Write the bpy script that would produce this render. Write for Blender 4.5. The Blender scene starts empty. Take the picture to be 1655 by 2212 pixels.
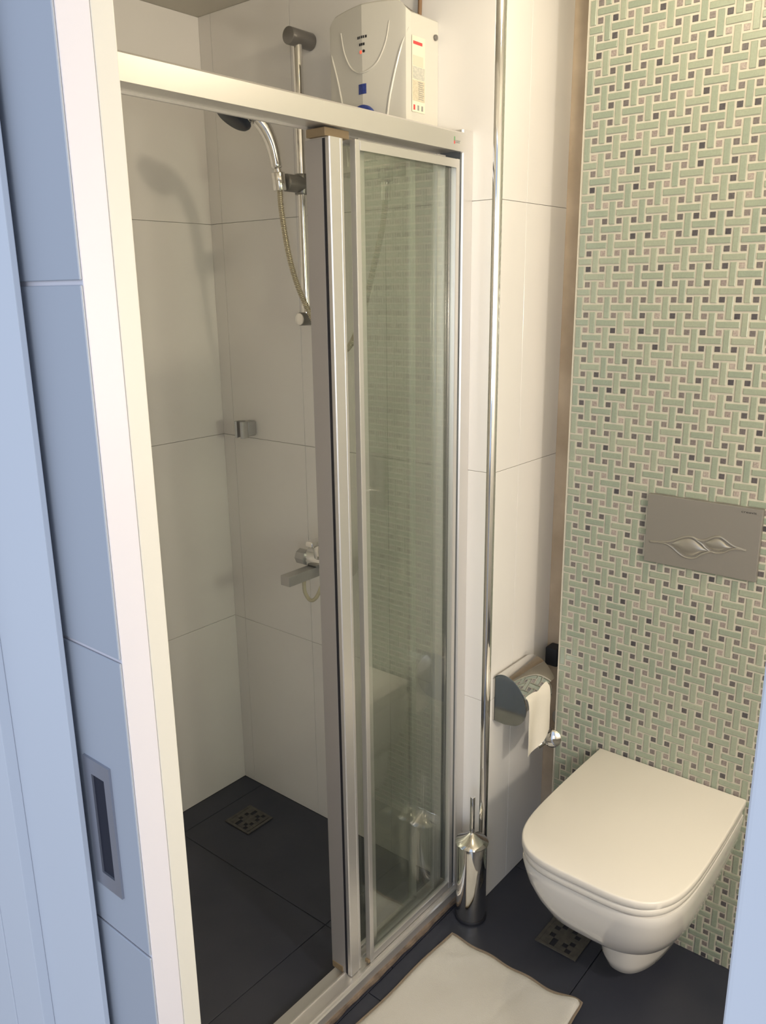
import bpy, bmesh, math, random
from mathutils import Vector, Matrix
random.seed(7)
S = bpy.context.scene
COL = S.collection
PI = math.pi

# ------------------------------------------------------------------ camera
CAM = Vector((0, 0, 1.6))
R_ = Vector((0.63328924, -0.77382532, -0.01179444))
U_ = Vector((0.20849668, 0.15591502, 0.96551522))
F_ = Vector((0.74530119, 0.6139095, -0.26007931))
FPX = 1781.64
cd = bpy.data.cameras.new('camera')
co = bpy.data.objects.new('camera', cd)
COL.objects.link(co)
m3 = Matrix((R_, U_, -F_)).transposed()
co.matrix_world = Matrix.Translation(CAM) @ m3.to_4x4()
cd.sensor_fit = 'VERTICAL'
cd.sensor_height = 24
cd.sensor_width = 24
cd.lens = 24 * FPX / 2212
cd.clip_start = 0.02
S.camera = co

# ------------------------------------------------------------------ world, lamps, exposure
w = bpy.data.worlds.new('world'); S.world = w
w.use_nodes = True
w.node_tree.nodes['Background'].inputs[0].default_value = (0.63, 0.755, 0.98, 1)
w.node_tree.nodes['Background'].inputs[1].default_value = 0.90
S.view_settings.view_transform = 'Standard'
S.view_settings.look = 'None'
S.view_settings.gamma = 1
S.view_settings.use_curve_mapping = False
S.view_settings.exposure = 0.08

def light(name, kind, loc, energy, color, size=0.05, rot=None):
    l = bpy.data.lights.new(name, kind)
    l.energy = energy; l.color = color
    if kind == 'POINT': l.shadow_soft_size = size
    if kind == 'AREA': l.size = size
    o = bpy.data.objects.new(name, l); COL.objects.link(o)
    o.location = loc
    if rot: o.rotation_euler = rot
    return o

LAMP = Vector((1.30, 0.58, 2.26))
light('ceiling_lamp_light', 'POINT', LAMP, 8.6, (1.0, 0.86, 0.62), 0.03)
light('room_fill_light', 'POINT', (0.90, -0.58, 1.50), 33, (1.0, 0.90, 0.745), 0.06)  # unseen fill lamp, added to even out the room's brightness
light('cool_fill_light', 'AREA', (-2.3, -1.3, 1.5), 34, (0.80, 0.88, 1.0), 1.4, (math.radians(90), 0, math.radians(-62)))  # unseen area light added behind the camera for cool fill through the doorway

# ------------------------------------------------------------------ materials
def mat(name, col, rough=0.5, metal=0.0, spec=0.5, noise=None, bump=None, coat=0.0, emit=None, rnd=0.0, nscale=8.0, sheen=0.0):
    m = bpy.data.materials.new(name); m.use_nodes = True
    nt = m.node_tree; b = nt.nodes['Principled BSDF']
    b.inputs['Base Color'].default_value = (*col, 1)
    b.inputs['Roughness'].default_value = rough
    b.inputs['Metallic'].default_value = metal
    b.inputs['Specular IOR Level'].default_value = spec
    b.inputs['Coat Weight'].default_value = coat
    tc = None
    def coords():
        nonlocal tc
        if tc is None:
            tc = nt.nodes.new('ShaderNodeTexCoord')
        return tc.outputs['Object']
    if noise:
        n = nt.nodes.new('ShaderNodeTexNoise'); n.inputs['Scale'].default_value = nscale
        n.inputs['Detail'].default_value = 4
        nt.links.new(coords(), n.inputs['Vector'])
        r = nt.nodes.new('ShaderNodeValToRGB')
        r.color_ramp.elements[0].position = 0.3; r.color_ramp.elements[1].position = 0.7
        r.color_ramp.elements[0].color = (*col, 1); r.color_ramp.elements[1].color = (*noise, 1)
        nt.links.new(n.outputs['Fac'], r.inputs['Fac'])
        nt.links.new(r.outputs['Color'], b.inputs['Base Color'])
    if bump:
        n2 = nt.nodes.new('ShaderNodeTexNoise'); n2.inputs['Scale'].default_value = bump[0]
        n2.inputs['Detail'].default_value = 3
        nt.links.new(coords(), n2.inputs['Vector'])
        bp = nt.nodes.new('ShaderNodeBump'); bp.inputs['Strength'].default_value = bump[1]
        bp.inputs['Distance'].default_value = bump[2] if len(bump) > 2 else 0.002
        nt.links.new(n2.outputs['Fac'], bp.inputs['Height'])
        nt.links.new(bp.outputs['Normal'], b.inputs['Normal'])
    if emit:
        b.inputs['Emission Color'].default_value = (*emit[:3], 1)
        b.inputs['Emission Strength'].default_value = emit[3]
    return m

def randomised(name, stops, rough, coat=0.3, nz=0.12):
    """colour picked per piece (object random for single pieces, island random inside the joined rest)"""
    m = mat(name, stops[0][1], rough, coat=coat)
    nt = m.node_tree; b = nt.nodes['Principled BSDF']
    oi = nt.nodes.new('ShaderNodeObjectInfo'); g = nt.nodes.new('ShaderNodeNewGeometry')
    a = nt.nodes.new('ShaderNodeMath'); a.operation = 'ADD'
    f = nt.nodes.new('ShaderNodeMath'); f.operation = 'FRACT'
    nt.links.new(oi.outputs['Random'], a.inputs[0]); nt.links.new(g.outputs['Random Per Island'], a.inputs[1])
    nt.links.new(a.outputs[0], f.inputs[0])
    r = nt.nodes.new('ShaderNodeValToRGB')
    r.color_ramp.interpolation = 'LINEAR'
    els = r.color_ramp.elements
    els[0].position = stops[0][0]; els[0].color = (*stops[0][1], 1)
    els[1].position = stops[-1][0]; els[1].color = (*stops[-1][1], 1)
    for p, c in stops[1:-1]:
        e = els.new(p); e.color = (*c, 1)
    nt.links.new(f.outputs[0], r.inputs['Fac'])
    n = nt.nodes.new('ShaderNodeTexNoise'); n.inputs['Scale'].default_value = 260
    nt.links.new(g.outputs['Position'], n.inputs['Vector'])
    mx = nt.nodes.new('ShaderNodeMixRGB'); mx.blend_type = 'OVERLAY'; mx.inputs[0].default_value = nz
    nt.links.new(r.outputs['Color'], mx.inputs[1]); nt.links.new(n.outputs['Fac'], mx.inputs[2])
    nt.links.new(mx.outputs[0], b.inputs['Base Color'])
    return m

M = {}
M['tile'] = mat('white_glazed_tile', (0.82, 0.80, 0.77), 0.2, noise=(0.79, 0.765, 0.74), nscale=3)
M['grout'] = mat('tile_grout', (0.70, 0.665, 0.61), 0.9)
M['ceil'] = mat('ceiling_paint', (0.55, 0.52, 0.45), 0.8)
M['floor'] = mat('dark_stone_tile', (0.026, 0.030, 0.048), 0.42, noise=(0.045, 0.048, 0.066), nscale=4, bump=(60, 0.15))
M['floorgrout'] = mat('dark_grout', (0.012, 0.012, 0.014), 0.9)
M['beige'] = mat('beige_stone', (0.66, 0.54, 0.40), 0.35, noise=(0.47, 0.37, 0.26), nscale=9)
M['moswall'] = mat('mosaic_grout', (0.58, 0.55, 0.47), 0.85, bump=(400, 0.3, 0.0005))
M['glasstile'] = randomised('green_glass_tile', [(0, (0.270, 0.318, 0.256)), (0.5, (0.300, 0.342, 0.270)), (1, (0.325, 0.358, 0.284))], 0.30, 0.1, 0.1)
M['stone'] = randomised('grey_marble_tile', [(0, (0.065, 0.06, 0.07)), (0.2, (0.11, 0.10, 0.105)), (0.55, (0.20, 0.175, 0.17)), (0.85, (0.30, 0.255, 0.24)), (1, (0.38, 0.33, 0.30))], 0.45, 0.0, 0.5)
M['alu'] = mat('satin_aluminium', (0.72, 0.70, 0.68), 0.36, metal=0.75)
M['alu_grey'] = mat('grey_aluminium', (0.42, 0.40, 0.39), 0.4, metal=0.4)
M['chrome'] = mat('chrome', (0.80, 0.79, 0.77), 0.06, metal=1)
M['chrome_dark'] = mat('dark_mirror_steel', (0.55, 0.54, 0.52), 0.05, metal=1)
M['greyplastic'] = mat('grey_satin_metal', (0.22, 0.21, 0.20), 0.32, metal=0.6)
M['greylight'] = mat('light_satin_metal', (0.42, 0.41, 0.40), 0.30, metal=0.35)
M['gasket'] = mat('black_rubber', (0.012, 0.013, 0.02), 0.6)
M['seal'] = mat('grey_seal', (0.10, 0.11, 0.12), 0.5)
M['ceramic'] = mat('white_ceramic', (0.76, 0.73, 0.69), 0.12, coat=0.4)
M['seat'] = mat('white_seat_plastic', (0.78, 0.74, 0.68), 0.28)
M['heater'] = mat('white_heater_plastic', (0.61, 0.59, 0.53), 0.18, coat=0.2)
M['door'] = mat('shaded_door_paint', (0.43, 0.45, 0.49), 0.45)  # leaf face greyed: the weaker light on it is put into the colour
M['leafcore'] = mat('white_leaf_core', (0.72, 0.68, 0.70), 0.45)
M['edge'] = mat('lamplit_edge_paint', (0.70, 0.66, 0.57), 0.45)  # warm lamplight along the leaf edge is painted into this colour
M['casing'] = mat('white_casing_paint', (0.66, 0.68, 0.72), 0.5)
M['groove'] = mat('groove_shade', (0.25, 0.27, 0.32), 0.8)
M['handle'] = mat('brushed_steel', (0.42, 0.42, 0.46), 0.38, metal=0.7)
M['blackin'] = mat('dark_recess', (0.012, 0.013, 0.025), 0.6)
M['plate'] = mat('satin_grey_plate', (0.27, 0.255, 0.235), 0.42, metal=0.35)
M['button'] = mat('satin_chrome_button', (0.42, 0.40, 0.36), 0.34, metal=0.75)
M['ink'] = mat('black_ink', (0.02, 0.02, 0.022), 0.6)
M['inkgrey'] = mat('grey_ink', (0.28, 0.28, 0.27), 0.6)
M['inkred'] = mat('red_ink', (0.62, 0.06, 0.06), 0.6)
M['inkgreen'] = mat('green_ink', (0.12, 0.30, 0.14), 0.6)
M['inkblue'] = mat('blue_ink', (0.015, 0.03, 0.19), 0.5, noise=(0.04, 0.07, 0.28), nscale=300)
M['sticker'] = mat('cream_sticker', (0.74, 0.69, 0.56), 0.5)
M['stickergrey'] = mat('grey_sticker', (0.42, 0.42, 0.38), 0.5, noise=(0.60, 0.58, 0.50), nscale=220)
M['stickertan'] = mat('tan_sticker', (0.50, 0.45, 0.33), 0.5, noise=(0.63, 0.57, 0.44), nscale=260)
M['stickerpink'] = mat('pink_sticker', (0.76, 0.58, 0.46), 0.5)
M['led'] = mat('red_indicator', (0.8, 0.1, 0.06), 0.4, emit=(1.0, 0.12, 0.06, 0.8))
M['navy'] = mat('navy_rubber_head', (0.018, 0.024, 0.04), 0.45)
M['paper'] = mat('toilet_paper', (0.80, 0.75, 0.66), 0.9, bump=(60, 0.3))
M['towel'] = mat('white_towelling', (0.66, 0.64, 0.60), 0.95, noise=(0.60, 0.575, 0.53), nscale=6, bump=(500, 0.5, 0.002))
M['fringe'] = mat('towel_hem', (0.25, 0.20, 0.15), 0.95)
M['grate'] = mat('dull_steel_grate', (0.12, 0.112, 0.10), 0.5, metal=0.3, noise=(0.075, 0.072, 0.07), nscale=60)
M['stain'] = mat('stained_silicone', (0.24, 0.18, 0.135), 0.45, noise=(0.10, 0.075, 0.06), nscale=45)
M['brown'] = mat('brown_plastic', (0.26, 0.19, 0.11), 0.6)
M['cable'] = mat('brown_cable', (0.22, 0.13, 0.07), 0.6)
M['hosewhite'] = mat('yellowed_hose', (0.50, 0.46, 0.33), 0.5)
M['bedfloor'] = mat('bedroom_floor', (0.30, 0.24, 0.19), 0.6)

def hose_mat():
    m = mat('ribbed_steel_hose', (0.62, 0.58, 0.50), 0.25, metal=0.9)
    nt = m.node_tree; b = nt.nodes['Principled BSDF']
    uv = nt.nodes.new('ShaderNodeUVMap')
    wv = nt.nodes.new('ShaderNodeTexWave'); wv.inputs['Scale'].default_value = 60
    wv.bands_direction = 'X'
    nt.links.new(uv.outputs[0], wv.inputs['Vector'])
    return m

def glass_mat():
    m = bpy.data.materials.new('green_tinted_shower_glass'); m.use_nodes = True
    nt = m.node_tree; nt.nodes.clear()
    out = nt.nodes.new('ShaderNodeOutputMaterial')
    tr = nt.nodes.new('ShaderNodeBsdfTransparent'); tr.inputs[0].default_value = (0.955, 0.975, 0.955, 1)
    gl = nt.nodes.new('ShaderNodeBsdfGlossy'); gl.inputs['Roughness'].default_value = 0.02
    fr = nt.nodes.new('ShaderNodeFresnel'); fr.inputs['IOR'].default_value = 1.5
    mul = nt.nodes.new('ShaderNodeMath'); mul.operation = 'MULTIPLY'; mul.inputs[1].default_value = 1.7
    mx = nt.nodes.new('ShaderNodeMixShader')
    df = nt.nodes.new('ShaderNodeBsdfDiffuse'); df.inputs[0].default_value = (0.60, 0.61, 0.52, 1)
    mx2 = nt.nodes.new('ShaderNodeMixShader')
    # faint uneven pale haze mixed into the pane
    tc = nt.nodes.new('ShaderNodeTexCoord')
    n = nt.nodes.new('ShaderNodeTexNoise'); n.inputs['Scale'].default_value = 7; n.inputs['Detail'].default_value = 6
    nt.links.new(tc.outputs['Object'], n.inputs['Vector'])
    mr = nt.nodes.new('ShaderNodeMapRange')
    mr.inputs[1].default_value = 0.3; mr.inputs[2].default_value = 0.75
    mr.inputs[3].default_value = 0.022; mr.inputs[4].default_value = 0.05
    nt.links.new(n.outputs['Fac'], mr.inputs[0])
    nt.links.new(mr.outputs[0], mx2.inputs[0])
    nt.links.new(tr.outputs[0], mx2.inputs[1]); nt.links.new(df.outputs[0], mx2.inputs[2])
    gg = nt.nodes.new('ShaderNodeNewGeometry'); mi = nt.nodes.new('ShaderNodeMapRange')
    mi.inputs[3].default_value = 1.5; mi.inputs[4].default_value = 1 / 1.5
    nt.links.new(gg.outputs['Backfacing'], mi.inputs[0]); nt.links.new(mi.outputs[0], fr.inputs['IOR'])
    nt.links.new(fr.outputs[0], mul.inputs[0]); nt.links.new(mul.outputs[0], mx.inputs[0])
    nt.links.new(mx2.outputs[0], mx.inputs[1]); nt.links.new(gl.outputs[0], mx.inputs[2])
    nt.links.new(mx.outputs[0], out.inputs[0])
    return m
M['glass'] = glass_mat()

# ------------------------------------------------------------------ helpers (all shapes given in world coordinates)
ORG = {}
def obj(name, bm, m, parent=None, smooth=False, angle=0.6):
    org = ORG[parent.name] if parent else Vector((0, 0, 0))
    if parent is None:
        # origin at the base centre of the shape
        xs = [v.co for v in bm.verts]
        lo = Vector((min(v.x for v in xs), min(v.y for v in xs), min(v.z for v in xs)))
        hi = Vector((max(v.x for v in xs), max(v.y for v in xs), max(v.z for v in xs)))
        own = Vector(((lo.x + hi.x) / 2, (lo.y + hi.y) / 2, lo.z))
    else:
        own = org
    for v in bm.verts: v.co -= own
    if smooth:
        for f in bm.faces: f.smooth = True
        for e in bm.edges:
            if len(e.link_faces) == 2 and e.calc_face_angle(0) > angle: e.smooth = False
    me = bpy.data.meshes.new(name); bm.to_mesh(me); bm.free()
    me.materials.append(M[m] if isinstance(m, str) else m)
    o = bpy.data.objects.new(name, me); COL.objects.link(o)
    if parent: o.parent = parent
    else: o.location = own
    ORG[o.name] = own
    return o

def tag(o, label, cat, group=None):
    o['label'] = label; o['category'] = cat
    if group: o['group'] = group
    return o

def thing(name, loc, label, cat, group=None):
    o = bpy.data.objects.new(name, None); COL.objects.link(o)
    o.location = loc; o.empty_display_size = 0.05
    ORG[o.name] = Vector(loc)
    return tag(o, label, cat, group)

def struct(name, bm, m, **k):
    o = obj(name, bm, m, **k); o['kind'] = 'structure'; return o

def box(x0, x1, y0, y1, z0, z1, bevel=0.0, seg=2, bm=None):
    bm = bm or bmesh.new()
    r = bmesh.ops.create_cube(bm, size=1)
    vs = r['verts']
    for v in vs:
        v.co = Vector((x0 + (v.co.x + .5) * (x1 - x0), y0 + (v.co.y + .5) * (y1 - y0), z0 + (v.co.z + .5) * (z1 - z0)))
    if bevel:
        es = list({e for v in vs for e in v.link_edges})
        bmesh.ops.bevel(bm, geom=es, offset=bevel, segments=seg, profile=0.6, affect='EDGES')
    return bm

def frame_of(d):
    d = d.normalized()
    a = Vector((0, 0, 1)) if abs(d.z) < 0.9 else Vector((1, 0, 0))
    u = d.cross(a).normalized(); v = d.cross(u).normalized()
    return u, v

def loft(rings, bm=None, cap=True, closed=True):
    bm = bm or bmesh.new()
    rows = [[bm.verts.new(p) for p in r] for r in rings]
    n = len(rows[0])
    for a, b in zip(rows, rows[1:]):
        for i in range(n if closed else n - 1):
            j = (i + 1) % n
            bm.faces.new((a[i], a[j], b[j], b[i]))
    if cap:
        bm.faces.new(rows[0][::-1]); bm.faces.new(rows[-1])
    bmesh.ops.recalc_face_normals(bm, faces=bm.faces)
    return bm

def cyl(p0, p1, r, n=24, r1=None, bm=None, prof=None):
    """turned solid along p0-p1; prof = [(t, radius)]"""
    p0 = Vector(p0); p1 = Vector(p1); d = p1 - p0
    u, v = frame_of(d)
    prof = prof or [(0, r), (1, r if r1 is None else r1)]
    rings = [[p0 + d * t + (u * math.cos(2 * PI * k / n) + v * math.sin(2 * PI * k / n)) * max(rr, 1e-5) for k in range(n)] for t, rr in prof]
    return loft(rings, bm)

def rcyl(p0, p1, r, b=0.002, n=24, bm=None):
    L = (Vector(p1) - Vector(p0)).length; t = b / L
    return cyl(p0, p1, r, n, bm=bm, prof=[(0, r - b), (t * .3, r - b * .3), (t, r), (1 - t, r), (1 - t * .3, r - b * .3), (1, r - b)])

def catmull(pts, k=8):
    pts = [Vector(p) for p in pts]
    out = []
    P = [pts[0] * 2 - pts[1]] + pts + [pts[-1] * 2 - pts[-2]]
    for i in range(1, len(P) - 2):
        a, b, c, d = P[i - 1:i + 3]
        for s in range(k):
            t = s / k
            out.append(0.5 * ((2 * b) + (c - a) * t + (2 * a - 5 * b + 4 * c - d) * t * t + (3 * b - a - 3 * c + d) * t ** 3))
    out.append(pts[-1])
    return out

def tube(pts, r, n=10, bm=None, cap=True, rf=None, flat=None):
    rings = []; up = None
    for i, p in enumerate(pts):
        d = (pts[min(i + 1, len(pts) - 1)] - pts[max(i - 1, 0)]).normalized()
        if up is None: u, v = frame_of(d)
        else:
            u = (up - d * up.dot(d)).normalized(); v = d.cross(u)
        up = u
        rr = rf(i / (len(pts) - 1)) if rf else r
        rings.append([p + (u * math.cos(2 * PI * k / n) + v * math.sin(2 * PI * k / n)) * rr for k in range(n)])
    return loft(rings, bm, cap)

def prism(poly, axis, a0, a1, bm=None, bevel=0):
    """poly of 2-D points in the plane normal to axis, extruded a0..a1"""
    def P(q, a):
        if axis == 'x': return Vector((a, q[0], q[1]))
        if axis == 'y': return Vector((q[0], a, q[1]))
        return Vector((q[0], q[1], a))
    bm = bm or bmesh.new()
    loft([[P(q, a0) for q in poly], [P(q, a1) for q in poly]], bm)
    return bm

def text_bm(s, size):
    cu = bpy.data.curves.new('txt', 'FONT'); cu.body = s; cu.size = size; cu.extrude = 0.0002
    o = bpy.data.objects.new('txt', cu); COL.objects.link(o)
    dg = bpy.context.evaluated_depsgraph_get()
    me = bpy.data.meshes.new_from_object(o.evaluated_get(dg))
    bm = bmesh.new(); bm.from_mesh(me)
    bpy.data.objects.remove(o); bpy.data.curves.remove(cu); bpy.data.meshes.remove(me)
    return bm

def instance(name, me, loc, parent):
    o = bpy.data.objects.new(name, me); COL.objects.link(o)
    o.parent = parent; o.location = Vector(loc) - ORG[parent.name]
    return o

# ------------------------------------------------------------------ room shell
XB = 1.618      # back wall of the shower
YA = 1.958      # left wall of the shower
YC = 1.0        # short return wall behind the paper holder
XM = 1.790      # mosaic face
XN = 1.930      # back of the narrow gap
ZC = 2.315
T = 0.008       # tile thickness

floor = struct('floor', box(0.44, 2.0, -0.95, 2.05, -0.06, -0.004), 'floorgrout')
ceiling = struct('ceiling', box(0.44, 2.0, -0.95, 2.05, ZC, ZC + 0.05), 'ceil')
wl = struct('wall_left', box(0.46, XB + 0.06, YA + T, YA + 0.08, 0, ZC), 'grout')
wb = struct('wall_back', box(XB + T, XN + T, YC + 0.02, YA + 0.01, 0, ZC), 'grout')
wm = struct('wall_middle', box(XB + 0.014, XN + 0.03, YC + T, YC + 0.02, 0, ZC), 'grout')
wr = struct('wall_right', box(XM, XN - 0.002, -0.95, 0.893, 0, ZC), 'moswall')
wn = struct('wall_recess', box(XN, XN + 0.05, 0.893, YC + 0.019, 0, ZC), 'beige')
wre = struct('wall_near', box(0.46, XN, -1.0, -0.95, 0, ZC), 'tile')

seamz = [0.0, 0.590, 1.182, 1.786, ZC]
G = 0.0005
def tiles_x(parent, x, ys):            # tiles facing -x
    for a, b in zip(ys, ys[1:]):
        for c, d in zip(seamz, seamz[1:]):
            obj('tile', box(x, x + T, a + G, b - G, c + G, d - G, 0.0004, 1), 'tile', parent)
def tiles_y(parent, y, xs):            # tiles facing -y
    for a, b in zip(xs, xs[1:]):
        for c, d in zip(seamz, seamz[1:]):
            obj('tile', box(a + G, b - G, y, y + T, c + G, d - G, 0.0004, 1), 'tile', parent)
tiles_x(wb, XB, [YC + 0.0165, 1.315, 1.612, 1.909, YA])
tiles_y(wl, YA, [0.46, 1.018, XB + 0.005])
tiles_y(wm, YC, [XB + 0.0145, 1.738, XN])

# floor tiles, individually laid
xs = [0.46, 1.192, 1.792]
ys = [-0.95, -0.528, 0.072, 0.672, 1.045]
def ftile(x0, x1, y0, y1):
    obj('floor_tile', box(x0 + .001, x1 - .001, y0 + .001, y1 - .001, -0.012, 0.0, 0.0006, 1), 'floor', floor)
for a, b in zip(xs, xs[1:]):
    for c, d in zip(ys, ys[1:]): ftile(a, b, c, d)
ftile(1.792, XN, 0.893, YC)
for a, b in zip([0.46, 0.686, 1.286, XB], [0.686, 1.286, XB]):
    for c, d in zip([1.045, 1.272, 1.872, YA], [1.272, 1.872, YA]): ftile(a, b, c, d)

# quarter-round chrome corner trim
q = [(XB + 0.016, YC + 0.0165), (XB + 0.0005, YC + 0.0165)]
for k in range(9):
    t = k / 8 * PI / 2
    q.append((XB + 0.0165 - 0.0165 * math.cos(t), YC + 0.0165 - 0.0165 * math.sin(t)))
q.append((XB + 0.0165, YC + 0.003))
t1 = struct('trim_1', prism(q, 'z', 0, ZC), 'chrome', smooth=True, angle=0.5)

# ------------------------------------------------------------------ mosaic: basketweave of glass bars with stone squares
PY, PZ = 0.0333, 0.0333
Y0, Z0 = 0.817, 1.922
YL = 0.892
def px_of(P):
    d = Vector(P) - CAM; f = d.dot(F_)
    return 827.5 + FPX * d.dot(R_) / f, 1106 - FPX * d.dot(U_) / f
def chamfer_piece(y0, y1, z0, z1, dep, ch, bm):
    x0, x1 = XM + 0.0005, XM - dep
    a = [bm.verts.new((x0, *p)) for p in ((y0, z0), (y1, z0), (y1, z1), (y0, z1))]
    b = [bm.verts.new((x1 + ch * .6, *p)) for p in ((y0, z0), (y1, z0), (y1, z1), (y0, z1))]
    c = [bm.verts.new((x1, *p)) for p in ((y0 + ch, z0 + ch), (y1 - ch, z0 + ch), (y1 - ch, z1 - ch), (y0 + ch, z1 - ch))]
    for r, s in ((a, b), (b, c)):
        for i in range(4): bm.faces.new((r[i], s[i], s[(i + 1) % 4], r[(i + 1) % 4]))
    bm.faces.new(c[::-1])
bars, squares = [], []
HL, HW, SQ = 0.0232, 0.0061, 0.0056
for i in range(-3, 50):
    for j in range(-14, 60):
        cy, cz = Y0 - i * PY, Z0 - j * PZ
        hy, hz = (HL, HW) if (i + j) % 2 == 0 else (HW, HL)
        for kind, a, b, c, d in (('bar', cy - hy, cy + hy, cz - hz, cz + hz),
                                 ('sq', cy + PY / 2 - SQ, cy + PY / 2 + SQ, cz + PZ / 2 - SQ, cz + PZ / 2 + SQ)):
            b = min(b, YL - 0.002); c = max(c, 0.002); d = min(d, ZC - 0.002)
            if b - a < 0.003 or d - c < 0.003: continue
            u, v = px_of((XM, (a + b) / 2, (c + d) / 2))
            seen = -5 < u < 1660 and -5 < v < 2217
            # behind the toilet, the flush plate or the right-hand jamb
            if 1400 < u < 1652 and 1070 < v < 1250: seen = False
            if v > 1614 + (u - 1299) * 0.35 and v > 1614 + (1299 - u) * 1.2: seen = False
            if u > 1655 - (v - 1390) * 0.115 and v > 1390: seen = False
            f = (Vector((XM, (a + b) / 2, (c + d) / 2)) - CAM)
            area = (b - a) * (d - c) * f.normalized().x / f.length_squared * (1 if seen else 0)
            (bars if kind == 'bar' else squares).append((area, a, b, c, d))
def lay(items, name, m, dep, ch):
    items.sort(key=lambda t: -t[0])
    cache = {}
    for _, a, b, c, d in items[:299]:
        key = (round(b - a, 4), round(d - c, 4))
        if key not in cache:
            bm = bmesh.new(); chamfer_piece(0, b - a, 0, d - c, dep, ch, bm)
            for v in bm.verts: v.co.x -= XM
            bmesh.ops.recalc_face_normals(bm, faces=bm.faces)
            me = bpy.data.meshes.new(name); bm.to_mesh(me); bm.free(); me.materials.append(M[m]); cache[key] = me
        instance(name, cache[key], (XM, a, c), wr)
    bm = bmesh.new()
    for _, a, b, c, d in items[299:]: chamfer_piece(a, b, c, d, dep, ch, bm)
    bmesh.ops.recalc_face_normals(bm, faces=bm.faces)
    o = obj(name + '_field', bm, m, wr); o['kind'] = 'stuff'
lay(bars, 'glass_tile', 'glasstile', 0.0027, 0.0010)
lay(squares, 'stone_tile', 'stone', 0.0017, 0.0005)
obj('edge_strip', box(XM - 0.0015, XM + 0.004, 0.8925, 0.8955, 0, ZC), 'moswall', wr)

# ------------------------------------------------------------------ door wall, pocket door, casings
DX = 0.4573
wf = struct('wall_front', box(0.462, 0.50, 0.765, YA, 0, ZC), 'tile')
struct('wall_front', box(0.465, 0.50, -0.95, 0.070, 0, ZC), 'tile')
struct('wall_front', box(0.39, 0.52, -0.95, 2.0, 2.12, ZC), 'tile')

fl2 = struct('floor', box(-3.5, 0.44, -3, 3, -0.06, -0.002), 'bedfloor')
fl3 = struct('floor', box(0.44, 0.462, 0.08, 0.9, -0.06, 0.001), 'greyplastic')

# sliding leaf
leaf = thing('sliding_door', (0.42, 0.95, 0), 'white sliding door leaf with flush pull half drawn out of its wall pocket', 'door')
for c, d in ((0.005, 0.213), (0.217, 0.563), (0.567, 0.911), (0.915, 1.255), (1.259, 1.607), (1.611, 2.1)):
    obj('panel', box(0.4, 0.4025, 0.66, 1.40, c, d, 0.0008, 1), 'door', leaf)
obj('core', box(0.4027, 0.4345, 0.66, 1.40, 0.005, 2.1, 0.0012, 2), 'leafcore', leaf)
e = obj('lamplit_edge', box(0.4348, DX, 0.66, 1.40, 0.005, 2.1, 0.0012, 2), 'edge', leaf)
e['label'] = 'inner edge of the door leaf, tinted warm as if lamplit'
fp = obj('flush_pull', None or box(0.3975, 0.401, 0.697, 0.746, 0.967, 1.127), 'handle', leaf)
# ring with a recess
bm = bmesh.new()
yo0, yo1, zo0, zo1 = 0.6975, 0.7455, 0.9690, 1.1270
yi0, yi1, zi0, zi1 = 0.7085, 0.7320, 0.9870, 1.1090
bpy.data.objects.remove(fp)
for a in ((yo0, yi0, zo0, zo1), (yi1, yo1, zo0, zo1), (yi0, yi1, zo0, zi0), (yi0, yi1, zi1, zo1)):
    box(0.3972, 0.4008, a[0], a[1], a[2], a[3], bm=bm)
fp = obj('flush_pull', bm, 'handle', leaf)
fp['label'] = 'brushed steel flush pull'
obj('recess', box(0.3995, 0.4004, yi0, yi1, zi0, zi1), 'blackin', fp)

# casing on the outer side, stepped
cas = thing('door_casing', (0.37, 0.8, 0), 'stepped white casing covering the door pocket at far left', 'door casing')
obj('inner_board', box(0.3855, 0.392, 0.7455, 0.885, 0, 2.2, 0.001, 2), 'casing', cas)
obj('middle_board', box(0.3714, 0.3853, 0.872, 0.950, 0, 2.2, 0.001, 2), 'casing', cas)
obj('outer_board', box(0.3700, 0.3853, 0.9505, 1.06, 0, 2.2, 0.001, 2), 'casing', cas)
struct('wall_outer', box(0.3855, 0.3965, 0.886, 2.6, 0, 2.6), 'casing')
# right-hand jamb
jm = thing('door_jamb', (0.42, 0.07, 0), 'pale blue-white door jamb at the right edge of the picture', 'door jamb')
obj('jamb_board', box(0.385, 0.464, 0.04, 0.0875, 0, 2.12, 0.003, 3), 'casing', jm)
obj('casing_board', box(0.37, 0.3845, -0.05, 0.0405, 0, 2.2, 0.002, 2), 'casing', jm)
struct('wall_outer', box(0.386, 0.464, -2.0, 0.039, 0, 2.6), 'casing')
struct('wall_outer', box(0.376, 0.389, -0.02, 0.86, 2.13, 2.6), 'casing')

# ------------------------------------------------------------------ shower screen
sc = thing('shower_screen', (1.1, 1.09, 0.02), 'aluminium framed sliding shower screen with green glass panels stacked at the right', 'shower screen')
# header
hp = [(1.060, 1.880), (1.060, 1.9155), (1.0635, 1.919), (1.128, 1.919), (1.130, 1.917), (1.130, 1.880), (1.124, 1.880), (1.124, 1.884), (1.068, 1.884), (1.068, 1.880)]
hd = obj('header_rail', prism(hp, 'x', 0.50, 1.575), 'alu', sc)
b = text_bm('user', 0.0125)
for v in b.verts: v.co = Vector((1.5385 + v.co.x * 0.85, 1.0598 - v.co.z, 1.8945 + v.co.y))
lg = obj('lettering', b, 'inkgrey', hd)
obj('logo_bar', box(1.5345, 1.5375, 1.0594, 1.0602, 1.8985, 1.9065), 'inkgreen', hd)
obj('logo_bar', box(1.5345, 1.5375, 1.0594, 1.0602, 1.8925, 1.8985), 'inkred', hd)
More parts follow.
